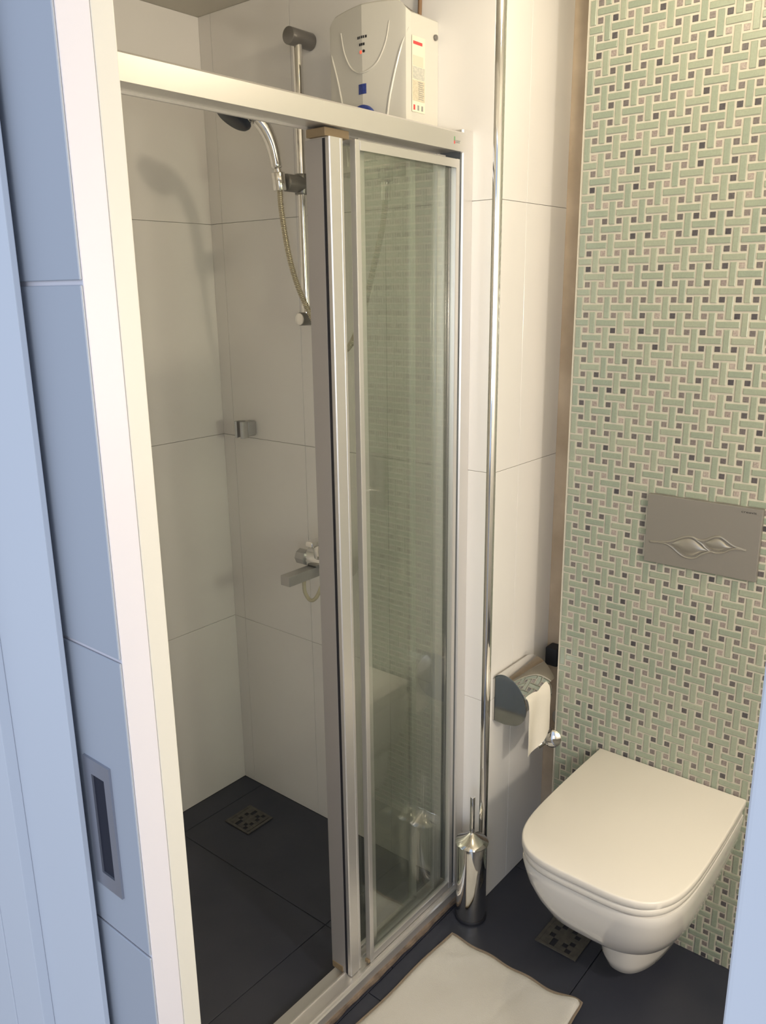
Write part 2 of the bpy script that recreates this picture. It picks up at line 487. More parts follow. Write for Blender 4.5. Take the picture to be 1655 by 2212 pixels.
# wall profile
pf = [(1.580, 1.072), (1.583, 1.068), (1.6175, 1.068), (1.6175, 1.135), (1.580, 1.135)]
obj('wall_profile', prism(pf, 'z', 0.012, 1.927), 'alu', sc)
obj('profile_seal', box(1.5745, 1.5799, 1.071, 1.130, 0.045, 1.920), 'seal', sc)
# bottom track
bt = [(1.055, 0.014), (1.055, 0.036), (1.0575, 0.0395), (1.096, 0.0425), (1.100, 0.040), (1.135, 0.030), (1.135, 0.014)]
obj('bottom_track', prism(bt, 'x', 0.50, 1.6175), 'alu', sc)
obj('track_lip', box(0.50, 1.575, 1.0625, 1.0665, 0.0385, 0.0445), 'alu', sc)
obj('track_lip', box(0.50, 1.575, 1.0945, 1.0975, 0.0400, 0.0460), 'alu', sc)

def panel(name, x0, x1, y0, y1, z0, z1, ls, rs, top, bot):
    p = obj(name, box(x0 + ls * .6, x1 - rs * .6, (y0 + y1) / 2 - 0.002, (y0 + y1) / 2 + 0.002, z0 + bot * .6, z1 - top * .6), 'glass', sc)
    p['label'] = 'green tinted glass pane'
    if ls: obj('stile', box(x0, x0 + ls, y0, y1, z0, z1, 0.0012, 2), 'alu', p)
    obj('stile', box(x1 - rs, x1, y0, y1, z0, z1, 0.0012, 2), 'alu', p)
    obj('frame_rail', box(x0 + ls, x1 - rs, y0 + .001, y1 - .001, z1 - top, z1, 0.001, 1), 'alu', p)
    obj('frame_rail', box(x0 + ls, x1 - rs, y0 + .001, y1 - .001, z0, z0 + bot, 0.001, 1), 'alu', p)
    return p
# three panes: front one nearest the room, two behind it
a = panel('glass_panel', 1.2275, 1.566, 1.066, 1.080, 0.0450, 1.8660, 0.013, 0.013, 0.014, 0.020)
obj('panel_lip', box(1.2405, 1.553, 1.0645, 1.0659, 1.8480, 1.8640), 'alu', a)
panel('glass_panel', 1.262, 1.545, 1.088, 1.100, 0.0465, 1.8740, 0.016, 0.030, 0.010, 0.010)
c = panel('glass_panel', 1.205, 1.470, 1.112, 1.124, 0.0430, 1.8740, 0.0, 0.018, 0.010, 0.010)
# leading stile with its grooves and the black magnetic strip
st = [(1.1685, 1.135), (1.1685, 1.092), (1.1700, 1.0915), (1.1700, 1.0865), (1.1685, 1.086), (1.1685, 1.0775), (1.1705, 1.0755), (1.1955, 1.0755), (1.1965, 1.0775), (1.1980, 1.0775), (1.1990, 1.0765), (1.2045, 1.0765), (1.2060, 1.080), (1.2060, 1.135)]
ls = obj('leading_stile', prism(st, 'z', 0.044, 1.8650), 'alu', sc)
ls['label'] = 'broad aluminium closing stile with a black magnetic strip'
obj('magnetic_strip', box(1.1678, 1.1690, 1.0862, 1.0922, 0.046, 1.863), 'gasket', ls)
obj('side_cover', box(1.1672, 1.1684, 1.0930, 1.1345, 0.046, 1.863), 'alu_grey', ls)
obj('roller_carriage', box(1.160, 1.225, 1.078, 1.125, 1.8655, 1.8795, 0.001, 1), 'brown', sc)
obj('bottom_guide', box(1.166, 1.176, 1.100, 1.134, 0.0425, 0.0600, 0.002, 2), 'brown', sc)
obj('corner_clip', box(1.222, 1.2275, 1.068, 1.080, 0.0450, 0.0540, 0.001, 1), 'brown', sc)
# stained silicone and sill under the track
sl = thing('shower_sill', (1.05, 1.06, 0), 'dark stone sill with stained brown silicone under the shower track', 'sill')
obj('stone_strip', box(0.50, 1.6175, 1.062, 1.140, 0.0005, 0.0138), 'floor', sl)
pts = [Vector((0.50 + 1.1 * k / 60, 1.0560 + 0.0010 * math.sin(k * 1.7), 0.0062)) for k in range(61)]
obj('silicone_bead', tube(pts, 0.0058, 8, rf=lambda t: 0.0086 + 0.0010 * math.sin(t * 40)), 'stain', sl, smooth=True)

# ------------------------------------------------------------------ shower rail with sliding clip
rail = thing('shower_rail', (1.57, 1.541, 1.53), 'chrome riser rail with dark grey end mounts on the shower wall', 'shower rail')
obj('pole', cyl((1.570, 1.541, 1.53), (1.570, 1.541, 2.185), 0.0118, 24), 'chrome', rail, smooth=True)
obj('wall_mount', rcyl((1.540, 1.541, 2.182), (1.6175, 1.541, 2.182), 0.0195, 0.002, 32), 'greyplastic', rail, smooth=True)
mt = obj('wall_mount', rcyl((1.545, 1.541, 1.530), (1.6175, 1.541, 1.530), 0.0165, 0.002, 32), 'greyplastic', rail, smooth=True)
obj('end_cap', rcyl((1.5425, 1.541, 1.530), (1.5452, 1.541, 1.530), 0.0150, 0.001, 32), 'chrome', mt, smooth=True)
cl = obj('clip', rcyl((1.512, 1.541, 1.855), (1.588, 1.541, 1.855), 0.0205, 0.002, 32), 'greyplastic', rail, smooth=True)
obj('clip_collar', rcyl((1.570, 1.541, 1.831), (1.570, 1.541, 1.879), 0.0185, 0.002, 24), 'greyplastic', rail, smooth=True)
obj('clip_holder', rcyl((1.494, 1.541, 1.835), (1.490, 1.5425, 1.876), 0.0165, 0.002, 24), 'chrome', rail, smooth=True)

# hand shower resting in the clip
hs = thing('hand_shower', (1.49, 1.542, 1.86), 'chrome hand shower with dark navy spray head hanging in the rail clip', 'hand shower')
hp = catmull([(1.4935, 1.5415, 1.835), (1.4905, 1.5420, 1.872), (1.4880, 1.5435, 1.890), (1.480, 1.547, 1.935), (1.462, 1.555, 1.975), (1.436, 1.567, 2.003), (1.415, 1.577, 2.013)], 8)
def hr(t):
    if t < .30: return 0.0098
    if t < .33: return 0.0125
    return 0.0135 + 0.004 * min(1, (t - .33) * 3) * (1 - max(0, t - .75) * 1.2)
obj('handle', tube(hp, 0.012, 20, rf=hr), 'chrome', hs, smooth=True)
hc = Vector((1.402, 1.590, 1.996))
hn = Vector((-0.50, 0.22, -0.84)).normalized()
hb = obj('spray_body', cyl(hc - hn * 0.020, hc, 0.03, 36, prof=[(0, .012), (.15, .028), (.45, .041), (1, .0455)]), 'chrome', hs, smooth=True)
sf = obj('spray_face', cyl(hc, hc + hn * 0.014, 0.045, 36, prof=[(0, .0450), (.35, .0450), (.8, .041), (1, .036)]), 'navy', hs, smooth=True)
obj('selector_knob', cyl(hc + Vector((0.030, -0.032, 0.004)), hc + Vector((0.036, -0.038, -0.010)), 0.0055, 12), 'navy', sf, smooth=True)

# steel hose: hangs from the handset and loops up to the heater
hpts = catmull([(1.4935, 1.5415, 1.840), (1.4955, 1.541, 1.790), (1.505, 1.5345, 1.700), (1.517, 1.520, 1.620), (1.532, 1.492, 1.545), (1.543, 1.452, 1.478), (1.545, 1.405, 1.452), (1.540, 1.362, 1.475), (1.532, 1.318, 1.545), (1.524, 1.278, 1.640), (1.520, 1.243, 1.740), (1.520, 1.233, 1.806)], 20)
hs2 = thing('shower_hose', (1.5, 1.4, 1.45), 'ribbed steel shower hose looping from the handset behind the glass to the heater', 'hose')
L = [0]
for a_, b_ in zip(hpts, hpts[1:]): L.append(L[-1] + (b_ - a_).length)
def resample(P, L, step):
    out = []; s = 0; i = 0
    while s < L[-1]:
        while L[i + 1] < s: i += 1
        t = (s - L[i]) / (L[i + 1] - L[i]); out.append(P[i].lerp(P[i + 1], t)); s += step
    return out
rp = resample(hpts, L, 0.0014)
obj('hose', tube(rp, 0.0066, 10, rf=lambda t: 0.0064 + (0.0009 if int(t * (len(rp) - 1) + .5) % 3 else -0.0007)), mat('hose_steel', (0.56, 0.51, 0.40), 0.28, metal=0.85), hs2, smooth=True, angle=1.2)
obj('hose_nut', rcyl((1.520, 1.233, 1.792), (1.520, 1.233, 1.834), 0.0115, 0.0015, 12), 'chrome', hs2, smooth=True)

# ------------------------------------------------------------------ water heater
HC, HH = 1.275, 0.112
def hx(y):      # front surface
    d = abs(y - HC) / HH
    return 1.496 + 0.016 * d + (0.012 * max(0, (d - .93) / .07) ** 2)
def htop(y):
    d = abs(y - HC) / HH
    return 2.188 - 0.010 * d ** 2 - 0.020 * max(0, (d - .75) / .25) ** 2
heater = thing('water_heater', (1.56, HC, 1.855), 'white electric instant water heater with ridged front on the shower wall above the rail', 'water heater')
plan = []
for k in range(41):
    y = HC - HH + 2 * HH * k / 40
    plan.append((hx(y), y))
plan += [(1.545, HC + HH + 0.001), (1.6175, HC + HH + 0.001)]
plan += [(1.6175, HC - HH - 0.001), (1.545, HC - HH - 0.001)]
rings = []
cxm, cym = 1.56, HC
for lv, ins in ((0, .010), (0.003, .004), (0.008, 0.0), (0.5, 0), (0.985, 0), (0.994, .0025), (1.0, .008)):
    ring = []
    for x, y in plan:
        zt = htop(min(max(y, HC - HH), HC + HH)); z = 1.855 + (zt - 1.855) * lv
        xx = x + (ins if x < 1.6 else 0); yy = y + (ins if y < cym else -ins) * (1 if abs(y - cym) > .09 else 0.0)
        ring.append(Vector((xx, yy, z)))
    rings.append(ring)
obj('body', loft(rings), 'heater', heater, smooth=True, angle=0.22)
def on_front(pts, r, m, name='ridge'):
    P = catmull([(hx(HC + y) - 0.0002, HC + y, z) for y, z in pts], 8)
    return obj(name, tube(P, r, 8, rf=lambda t: r * (0.35 + 0.65 * math.sin(PI * min(1, max(0, t * .96 + .02))) ** .5)), m, heater, smooth=True)
outer = [(-.110, 2.125), (-.098, 2.095), (-.084, 2.056), (-.074, 2.022), (-.066, 1.990), (-.060, 1.950), (-.056, 1.905), (-.054, 1.870)]
inner = [(-.068, 2.143), (-.060, 2.108), (-.048, 2.083), (-.034, 2.066), (-.016, 2.056), (0.0, 2.053)]
on_front(outer, 0.0026, 'heater'); on_front([(-y, z) for y, z in outer], 0.0026, 'heater')
on_front(inner + [(-y, z) for y, z in inner[-2::-1]], 0.0022, 'heater')
def print_on_front(name, y0, y1, z0, z1, m, par=None):
    yc = (y0 + y1) / 2
    bm = bmesh.new()
    n = 5
    f = [bm.verts.new((hx(HC + y0 + (y1 - y0) * k / n) - 0.0008, HC + y0 + (y1 - y0) * k / n, z)) for z in (z0, z1) for k in range(n + 1)]
    g = [bm.verts.new((v.co.x + 0.0012, v.co.y, v.co.z)) for v in f]
    for k in range(n):
        bm.faces.new((f[k], f[k + 1], f[n + 2 + k], f[n + 1 + k]))
        bm.faces.new((g[k], g[n + 1 + k], g[n + 2 + k], g[k + 1]))
    return obj(name, bm, m, par or heater)
for k, wd in enumerate((0.0042, 0.0030, 0.0040, 0.0034, 0.0044)):      # top line of tiny print
    print_on_front('print_mark', 0.0135 - k * 0.0055 - wd, 0.0135 - k * 0.0055, 2.1195, 2.1245, 'ink')
for k in range(3):
    print_on_front('print_mark', 0.0085 - k * 0.0056 - 0.0046, 0.0085 - k * 0.0056, 2.1055, 2.1105, 'ink')
obj('indicator_light', rcyl((hx(HC + 0.003) - 0.001, HC + 0.0035, 2.0935), (1.50, HC + 0.0035, 2.0935), 0.0034, 0.0006, 14), 'led', heater, smooth=True)
obj('indicator_light', rcyl((hx(HC + 0.003) - 0.001, HC - 0.0045, 2.0945), (1.50, HC - 0.0045, 2.0945), 0.0030, 0.0006, 14), 'ink', heater, smooth=True)['label'] = 'unlit dark indicator'
print_on_front('blue_badge', -0.010, 0.012, 2.011, 2.031, 'inkblue')
dk = obj('control_dial', rcyl((1.484, HC - 0.004, 1.953), (1.4985, HC - 0.004, 1.953), 0.035, 0.004, 40), 'inkblue', heater, smooth=True)
dk['label'] = 'blue dial'
obj('dial_grip', box(1.4795, 1.485, HC - 0.030, HC + 0.022, 1.948, 1.958, 0.002, 2), 'heater', dk)
for k in range(6):
    print_on_front('print_mark', 0.000 - k * 0.0062 - 0.0048, 0.000 - k * 0.0062, 1.8725, 1.8760, 'inkgrey')
# sticker on the near side
ys0 = HC - HH - 0.0016
def side(name, x0, x1, z0, z1, m, dy=0.0, par=None):
    return obj(name, box(x0, x1, ys0 - 0.0004 - dy, ys0 + 0.0004 - dy, z0, z1), m, par or heater)
stk = side('side_sticker', 1.5235, 1.5690, 1.966, 2.112, 'sticker')
side('red_heading', 1.5275, 1.5590, 2.096, 2.102, 'inkred', .0005, stk)
side('pink_block', 1.5270, 1.5620, 2.056, 2.075, 'stickerpink', .0005, stk)
side('grey_block', 1.5255, 1.5670, 2.030, 2.054, 'stickergrey', .0005, stk)
side('tan_block', 1.5255, 1.5670, 1.988, 2.028, 'stickertan', .0005, stk)
for k in range(9):
    side('text_line', 1.545, 1.5600 + random.random() * .006, 1.992 + k * .004, 1.9932 + k * .004, 'inkgrey', .0009, stk)
for k, m in enumerate(('inkred', 'inkgrey', 'inkgrey')):
    side('symbol', 1.5280 + k * .014, 1.5335 + k * .014, 1.970, 1.980, m, .0005, stk)
obj('side_clip', rcyl((1.606, ys0 - 0.004, 2.122), (1.606, ys0 + 0.002, 2.122), 0.006, 0.001, 12), 'greyplastic', heater, smooth=True)
obj('water_outlet', rcyl((1.520, 1.233, 1.832), (1.520, 1.233, 1.857), 0.0165, 0.002, 20), 'greyplastic', heater, smooth=True)
obj('water_inlet', rcyl((1.522, 1.187, 1.838), (1.522, 1.187, 1.857), 0.0150, 0.002, 20), 'greyplastic', heater, smooth=True)
cb = obj('power_cable', tube(catmull([(1.6065, 1.205, 2.150), (1.6105, 1.2055, 2.20), (1.6110, 1.206, 2.26), (1.6110, 1.206, ZC)], 6), 0.0045, 10), 'cable', smooth=True)
tag(cb, 'brown power cable rising from the water heater to the ceiling', 'cable')

# ------------------------------------------------------------------ small chrome holder on the shower wall
hb = thing('handset_holder', (1.59, 1.82, 1.19), 'small rounded chrome handset holder on the shower wall near the corner', 'wall holder')
obj('bracket', box(1.585, 1.6175, 1.808, 1.836, 1.192, 1.236, 0.006, 3), 'greylight', hb, smooth=True)
bm = bmesh.new()
pl = []
for k in range(25):
    t = math.radians(215 + 290 * k / 24); pl.append((1.572 + 0.019 * math.cos(t), 1.822 + 0.019 * math.sin(t)))
for k in range(25):
    t = math.radians(505 - 290 * k / 24); pl.append((1.572 + 0.013 * math.cos(t), 1.822 + 0.013 * math.sin(t)))
obj('cradle', prism(pl, 'z', 1.190, 1.238), 'greylight', hb, smooth=True)

# ------------------------------------------------------------------ bath mixer
mx = thing('shower_mixer', (1.55, 1.47, 0.82), 'chrome bath mixer tap with square spout half hidden by the shower screen', 'mixer tap')
obj('body', rcyl((1.552, 1.548, 0.886), (1.552, 1.385, 0.886), 0.0235, 0.003, 28), 'chrome', mx, smooth=True)
obj('end_cap', cyl((1.545, 1.574, 0.886), (1.545, 1.545, 0.886), 0.0225, 8), 'greylight', mx)
obj('lever_base', cyl((1.552, 1.485, 0.900), (1.548, 1.485, 0.950), 0.03, 28, prof=[(0, .030), (.5, .032), (.85, .026), (1, .010)]), 'chrome', mx, smooth=True)
obj('lever', box(1.480, 1.565, 1.462, 1.488, 0.944, 0.960, 0.005, 3), 'chrome', mx, smooth=True)
obj('spout', box(1.440, 1.556, 1.512, 1.546, 0.836, 0.864, 0.002, 2), 'greylight', mx)
obj('wall_union', rcyl((1.552, 1.525, 0.886), (1.6175, 1.525, 0.886), 0.017, 0.002, 20), 'chrome', mx, smooth=True)
obj('wall_union', rcyl((1.552, 1.405, 0.886), (1.6175, 1.405, 0.886), 0.017, 0.002, 20), 'chrome', mx, smooth=True)
lp = catmull([(1.512, 1.526, 0.842), (1.508, 1.526, 0.822), (1.506, 1.520, 0.798), (1.505, 1.500, 0.783), (1.505, 1.478, 0.796), (1.510, 1.462, 0.830), (1.525, 1.455, 0.868)], 8)
lo = obj('hose_loop', tube(lp, 0.0052, 10), 'hosewhite', mx, smooth=True)
lo['label'] = 'yellowed white hose loop under the spout'

# ------------------------------------------------------------------ floor drains
def drain(x0, x1, y0, y1, label, cat='floor drain'):
    d = thing('floor_drain', ((x0 + x1) / 2, (y0 + y1) / 2, 0), label, cat)
    z = 0.0006
    bm = bmesh.new(); fw = 0.009
    for a in ((x0, x1, y0, y0 + fw), (x0, x1, y1 - fw, y1), (x0, x0 + fw, y0 + fw, y1 - fw), (x1 - fw, x1, y0 + fw, y1 - fw)):
        box(a[0], a[1], a[2], a[3], z, z + 0.0035, 0.0006, 1, bm=bm)
    obj('frame', bm, 'grate', d)
    obj('well', box(x0 + .006, x1 - .006, y0 + .006, y1 - .006, z, z + 0.0008), 'blackin', d)
    # pierced cover: solid centre with short bars round it
    bm = bmesh.new()
    cx, cy = (x0 + x1) / 2, (y0 + y1) / 2; h = (x1 - x0) / 2 - fw
    n = 7; s = 2 * h / n
    for i in range(n):
        for j in range(n):
            ring = max(abs(i - 3), abs(j - 3))
            solid = ring <= 1 or (ring == 2 and (i + j) % 2 == 0) or (ring == 3 and (i * 3 + j) % 3 != 1)
            if solid:
                box(cx - h + i * s + .0006, cx - h + (i + 1) * s + .0004, cy - h + j * s + .0006, cy - h + (j + 1) * s + .0004, z + .0010, z + 0.0030, bm=bm)
    obj('grating', bm, 'grate', d)
    return d
drain(1.408, 1.512, 1.708, 1.815, 'square steel floor drain in the dark shower floor near the corner')
drain(1.578, 1.693, 0.706, 0.818, 'square steel floor drain in front of the mosaic wall beside the toilet')

# ------------------------------------------------------------------ flush plate
fpz0, fpz1, fpy0, fpy1 = 0.990, 1.149, 0.440, 0.686
xf = XM - 0.014
fpn = thing('flush_plate', (XM, 0.563, fpz0), 'satin grey rectangular dual flush plate on the green mosaic wall', 'flush plate')
obj('plate', box(xf, XM + 0.0003, fpy0, fpy1, fpz0, fpz1, 0.0015, 2), 'plate', fpn)
# button outlines in plate coordinates (s = distance from left edge along the plate, z)
def fpP(s, z, dx=0.0): return Vector((xf + dx, fpy1 - s, z))
# crossing waves
def zc(s): return 1.0400 + 0.0 * s
up = [(0.011, 1.04), (0.036, 1.042), (0.055, 1.046), (0.073, 1.055), (0.085, 1.061), (0.096, 1.065), (0.107, 1.065), (0.117, 1.062), (0.129, 1.062), (0.14, 1.067), (0.148, 1.072), (0.157, 1.076), (0.167, 1.076), (0.177, 1.071), (0.189, 1.064), (0.2, 1.06), (0.212, 1.058), (0.221, 1.057)]
dn = [(0.013, 1.038), (0.036, 1.04), (0.052, 1.039), (0.065, 1.033), (0.077, 1.025), (0.088, 1.019), (0.099, 1.017), (0.109, 1.018), (0.119, 1.022), (0.13, 1.031), (0.147, 1.040), (0.158, 1.0395), (0.170, 1.042), (0.178, 1.0455), (0.188, 1.052), (0.197, 1.056), (0.208, 1.057), (0.221, 1.056)]
mid = [(0.107, 1.065), (0.117, 1.060), (0.128, 1.054), (0.136, 1.047), (0.147, 1.040)]
def shp(L, dz=0.0, dx=-0.0004): return catmull([fpP(s, z + dz, dx) for s, z in L], 6)
for Lp in (up, dn, mid):
    obj('raised_line', tube(shp(Lp), 0.0021, 8, rf=lambda t: 0.0026 * (0.5 + 0.5 * math.sin(PI * min(max(t, .04), .96)) ** .4)), 'button', fpn, smooth=True)
def lens(topL, botL, h, name):
    """domed button between a top and a bottom edge line, both (s,z) lists"""
    n = 18
    def ev(L, s):
        for (s0, z0), (s1, z1) in zip(L, L[1:]):
            if s0 <= s <= s1: 
                t = (s - s0) / (s1 - s0); t = t
                return z0 + (z1 - z0) * t
        return L[-1][1] if s > L[-1][0] else L[0][1]
    s0, s1 = topL[0][0], topL[-1][0]
    bm = bmesh.new(); rows = []
    for i in range(n + 1):
        s = s0 + (s1 - s0) * i / n; a, b_ = ev(topL, s), ev(botL, s); row = []
        for j in range(9):
            v = j / 8; e = math.sin(PI * v) ** .6 * min(1, math.sin(PI * i / n) * 1.4)
            row.append(bm.verts.new(fpP(s, b_ + (a - b_) * v, -0.0002 - h * e)))
        rows.append(row)
    for r0, r1 in zip(rows, rows[1:]):
        for j in range(8): bm.faces.new((r0[j], r0[j + 1], r1[j + 1], r1[j]))
    bmesh.ops.remove_doubles(bm, verts=bm.verts, dist=1e-5)
    bmesh.ops.recalc_face_normals(bm, faces=bm.faces)
    return obj(name, bm, 'button', fpn, smooth=True, angle=3)
def smo(L): return [(v.x, v.y) for v in catmull([(a_, b_, 0) for a_, b_ in L], 6)]
lens(smo([(0.060, 1.0418), (0.073, 1.0515), (0.085, 1.0575), (0.098, 1.0605), (0.109, 1.0590), (0.119, 1.0535), (0.130, 1.0470), (0.141, 1.0412)]),
     smo([(0.060, 1.0410), (0.070, 1.0350), (0.083, 1.0265), (0.093, 1.0225), (0.107, 1.0225), (0.117, 1.0265), (0.129, 1.0350), (0.141, 1.0405)]), 0.0050, 'large_button')
lens(smo([(0.134, 1.0575), (0.140, 1.0630), (0.149, 1.0685), (0.161, 1.0708), (0.171, 1.0675), (0.181, 1.0610), (0.190, 1.0570)]),
     smo([(0.134, 1.0570), (0.138, 1.0525), (0.147, 1.0465), (0.155, 1.0445), (0.168, 1.0455), (0.179, 1.0510), (0.190, 1.0563)]), 0.0040, 'small_button')
b = text_bm('creavit', 0.0115)
for v in b.verts: v.co = Vector((xf - 0.0001 - v.co.z, 0.4835 - v.co.x * 1.0, 1.1375 + v.co.y * .62))
obj('lettering', b, 'ink', fpn)

# ------------------------------------------------------------------ wall-hung toilet
TC = 0.588
def outline(xfr, hw, hwb, z, n=3.6, a=None, dx=0.0, xb=1.7885, N=44):
    a = a or 0.26
    a = min(a, (xb - xfr) * .85)
    xc = xfr + a
    pts = [Vector((xb, TC + hwb, z))]
    for k in range(1, 5): 
        t = k / 5; pts.append(Vector((xb + (xc - xb) * t, TC + hwb + (hw - hwb) * math.sin(t * PI / 2), z)))
    for k in range(N + 1):
        t = PI / 2 + PI * k / N
        c_, s_ = math.cos(t), math.sin(t)
        pts.append(Vector((xc - a * abs(c_) ** (2 / n), TC + hw * math.copysign(abs(s_) ** (2 / n), s_), z)))
    for k in range(4, 0, -1):
        t = k / 5; pts.append(Vector((xb + (xc - xb) * t, TC - hwb - (hw - hwb) * math.sin(t * PI / 2), z)))
    pts.append(Vector((xb, TC - hwb, z)))
    return pts
toilet = thing('toilet', (1.55, TC, 0.05), 'white wall-hung toilet with closed square lid on the mosaic wall', 'toilet')
secs = [  # z, front x, half width, half width back, n
    (0.054, 1.585, 0.044, 0.046, 2.3), (0.057, 1.565, 0.060, 0.060, 2.3), (0.070, 1.547, 0.072, 0.074, 2.3), (0.100, 1.533, 0.080, 0.082, 2.4),
    (0.150, 1.522, 0.084, 0.088, 2.4), (0.195, 1.510, 0.088, 0.094, 2.5), (0.212, 1.482, 0.098, 0.103, 2.6), (0.228, 1.445, 0.114, 0.116, 2.8),
    (0.250, 1.408, 0.134, 0.132, 3.0), (0.290, 1.368, 0.156, 0.150, 3.3), (0.330, 1.345, 0.168, 0.162, 3.6), (0.370, 1.329, 0.175, 0.171, 3.9),
    (0.400, 1.322, 0.178, 0.174, 4.1), (0.420, 1.318, 0.180, 0.176, 4.2), (0.428, 1.320, 0.179, 0.175, 4.2), (0.4310, 1.328, 0.172, 0.170, 4.2)]
obj('bowl', loft([outline(xf_, hw, hb_, z, n) for z, xf_, hw, hb_, n in secs]), 'ceramic', toilet, smooth=True, angle=0.9)
def slab(z0, z1, ins, e, xb):
    return [outline(1.310 + ins + e, .1825 - ins - e, .1785 - ins - e, z0, 3.9, xb=xb), outline(1.310 + ins, .1825 - ins, .1785 - ins, z0 + e, 3.9, xb=xb),
            outline(1.310 + ins, .1825 - ins, .1785 - ins, z1 - e, 3.9, xb=xb), outline(1.310 + ins + e * .4, .1825 - ins - e * .4, .1785 - ins - e * .4, z1 - e * .35, 3.9, xb=xb), outline(1.310 + ins + e, .1825 - ins - e, .1785 - ins - e, z1, 3.9, xb=xb)]
obj('seat', loft(slab(0.4330, 0.4495, 0.003, 0.003, 1.775)), 'seat', toilet, smooth=True, angle=0.9)
obj('lid', loft(slab(0.4515, 0.4700, 0.0, 0.003, 1.785)), 'seat', toilet, smooth=True, angle=0.9)
for s in (-1, 1):
    obj('hinge', rcyl((1.772, TC + s * .085, 0.431), (1.772, TC + s * .085, 0.4515), 0.010, 0.002, 16), 'chrome', toilet, smooth=True)

# ------------------------------------------------------------------ toilet brush
tb = thing('toilet_brush', (1.552, 0.995, 0), 'polished steel toilet brush holder standing by the shower screen end', 'toilet brush')
bx, by = 1.552, 0.995
obj('holder', cyl((bx, by, 0.006), (bx, by, 0.225), 0.039, 48, prof=[(0, .0385), (.01, .039), (.99, .039), (1, .038)]), 'chrome', tb, smooth=True)
obj('foot_ring', cyl((bx, by, 0.0003), (bx, by, 0.008), 0.0415, 48, prof=[(0, .0415), (.7, .0415), (1, .040)]), 'gasket', tb, smooth=True)
obj('lid', cyl((bx, by, 0.2235), (bx, by, 0.252), 0.04, 48, prof=[(0, .0415), (.08, .0430), (.16, .0415), (.35, .035), (.6, .024), (.85, .012), (1, .0075)]), 'chrome', tb, smooth=True)
obj('handle', rcyl((bx, by, 0.245), (bx, by, 0.356), 0.0062, 0.001, 20), 'chrome', tb, smooth=True)

# ------------------------------------------------------------------ paper holder, roll and hanging sheet
ph = thing('paper_holder', (1.71, 1.0, 0.53), 'polished steel toilet paper holder with curved hood on the white return wall', 'paper holder')
dp = [(0.9995, .533), (0.9995, .645), (0.990, .656), (0.970, .664), (0.948, .659), (0.930, .646), (0.915, .627), (0.905, .605), (0.902, .584), (0.907, .562), (0.920, .545), (0.937, .536), (0.965, .531)]
dps = [(v.x, v.y) for v in catmull([(y, z, 0) for y, z in dp[1:]], 4)] + [dp[0]]
obj('side_plate', prism(dps, 'x', 1.6430, 1.6455), 'chrome_dark', ph, smooth=True)
obj('side_plate', prism(dps, 'x', 1.7730, 1.7755), 'chrome_dark', ph, smooth=True)
ho = [(0.999, .648), (0.988, .660), (0.970, .6665), (0.948, .662), (0.929, .649), (0.913, .630), (0.905, .618)]
hi = [(y + .0015, z - .0020) for y, z in ho[::-1]]
hoC = [(v.x, v.y) for v in catmull([(y, z, 0) for y, z in ho], 5)]
hiC = [(v.x, v.y) for v in catmull([(y, z, 0) for y, z in hi], 5)]
obj('hood', prism(hoC + hiC, 'x', 1.6430, 1.7950), 'chrome', ph, smooth=True)
obj('back_plate', box(1.6456, 1.7729, 0.9975, 0.9998, 0.535, 0.645), 'chrome', ph)
obj('spindle', cyl((1.6456, 0.953, 0.596), (1.7729, 0.953, 0.596), 0.008, 16), 'chrome', ph, smooth=True)
pr = thing('toilet_roll', (1.709, 0.953, 0.55), 'white toilet roll with a hanging sheet in the steel paper holder', 'toilet roll')
rc = (0.953, 0.592)
circ = lambda r, n=40: [(rc[0] + r * math.cos(2 * PI * k / n), rc[1] + r * math.sin(2 * PI * k / n)) for k in range(n)]
bm = bmesh.new()
A = [[bm.verts.new((x, *p)) for p in circ(r)] for x, r in ((1.652, .0095), (1.652, .042), (1.766, .042), (1.766, .0095))]
for r0, r1 in zip(A, A[1:] + A[:1]):
    for k in range(40): bm.faces.new((r0[k], r0[(k + 1) % 40], r1[(k + 1) % 40], r1[k]))
bmesh.ops.recalc_face_normals(bm, faces=bm.faces)
obj('roll', bm, 'paper', pr, smooth=True)
bm = bmesh.new(); rows = []
nx, nz = 16, 22
path = [(0.930, .630), (0.915, .6265), (0.904, .618), (0.899, .604), (0.8975, .580), (0.898, .545), (0.897, .510), (0.896, .480), (0.895, .468)]
pc = catmull([(y, z, 0) for y, z in path], 4)
for i in range(nx + 1):
    u = i / nx; row = []
    for k, p in enumerate(pc):
        t = k / (len(pc) - 1); x = 1.649 + 0.104 * u + 0.010 * t * (u - .2)
        yy = p.x - 0.0045 * t * math.sin(u * 7 + t * 3) ; zz = p.y - (0.020 * t * t * (0.3 - u)) - 0.006 * t * t * math.sin(u * 5)
        row.append(bm.verts.new((x, yy, zz)))
    rows.append(row)
for r0, r1 in zip(rows, rows[1:]):
    for k in range(len(pc) - 1): bm.faces.new((r0[k], r0[k + 1], r1[k + 1], r1[k]))
bmesh.ops.recalc_face_normals(bm, faces=bm.faces)
bmesh.ops.solidify(bm, geom=bm.faces[:], thickness=0.0006)
obj('hanging_sheet', bm, 'paper', pr, smooth=True)

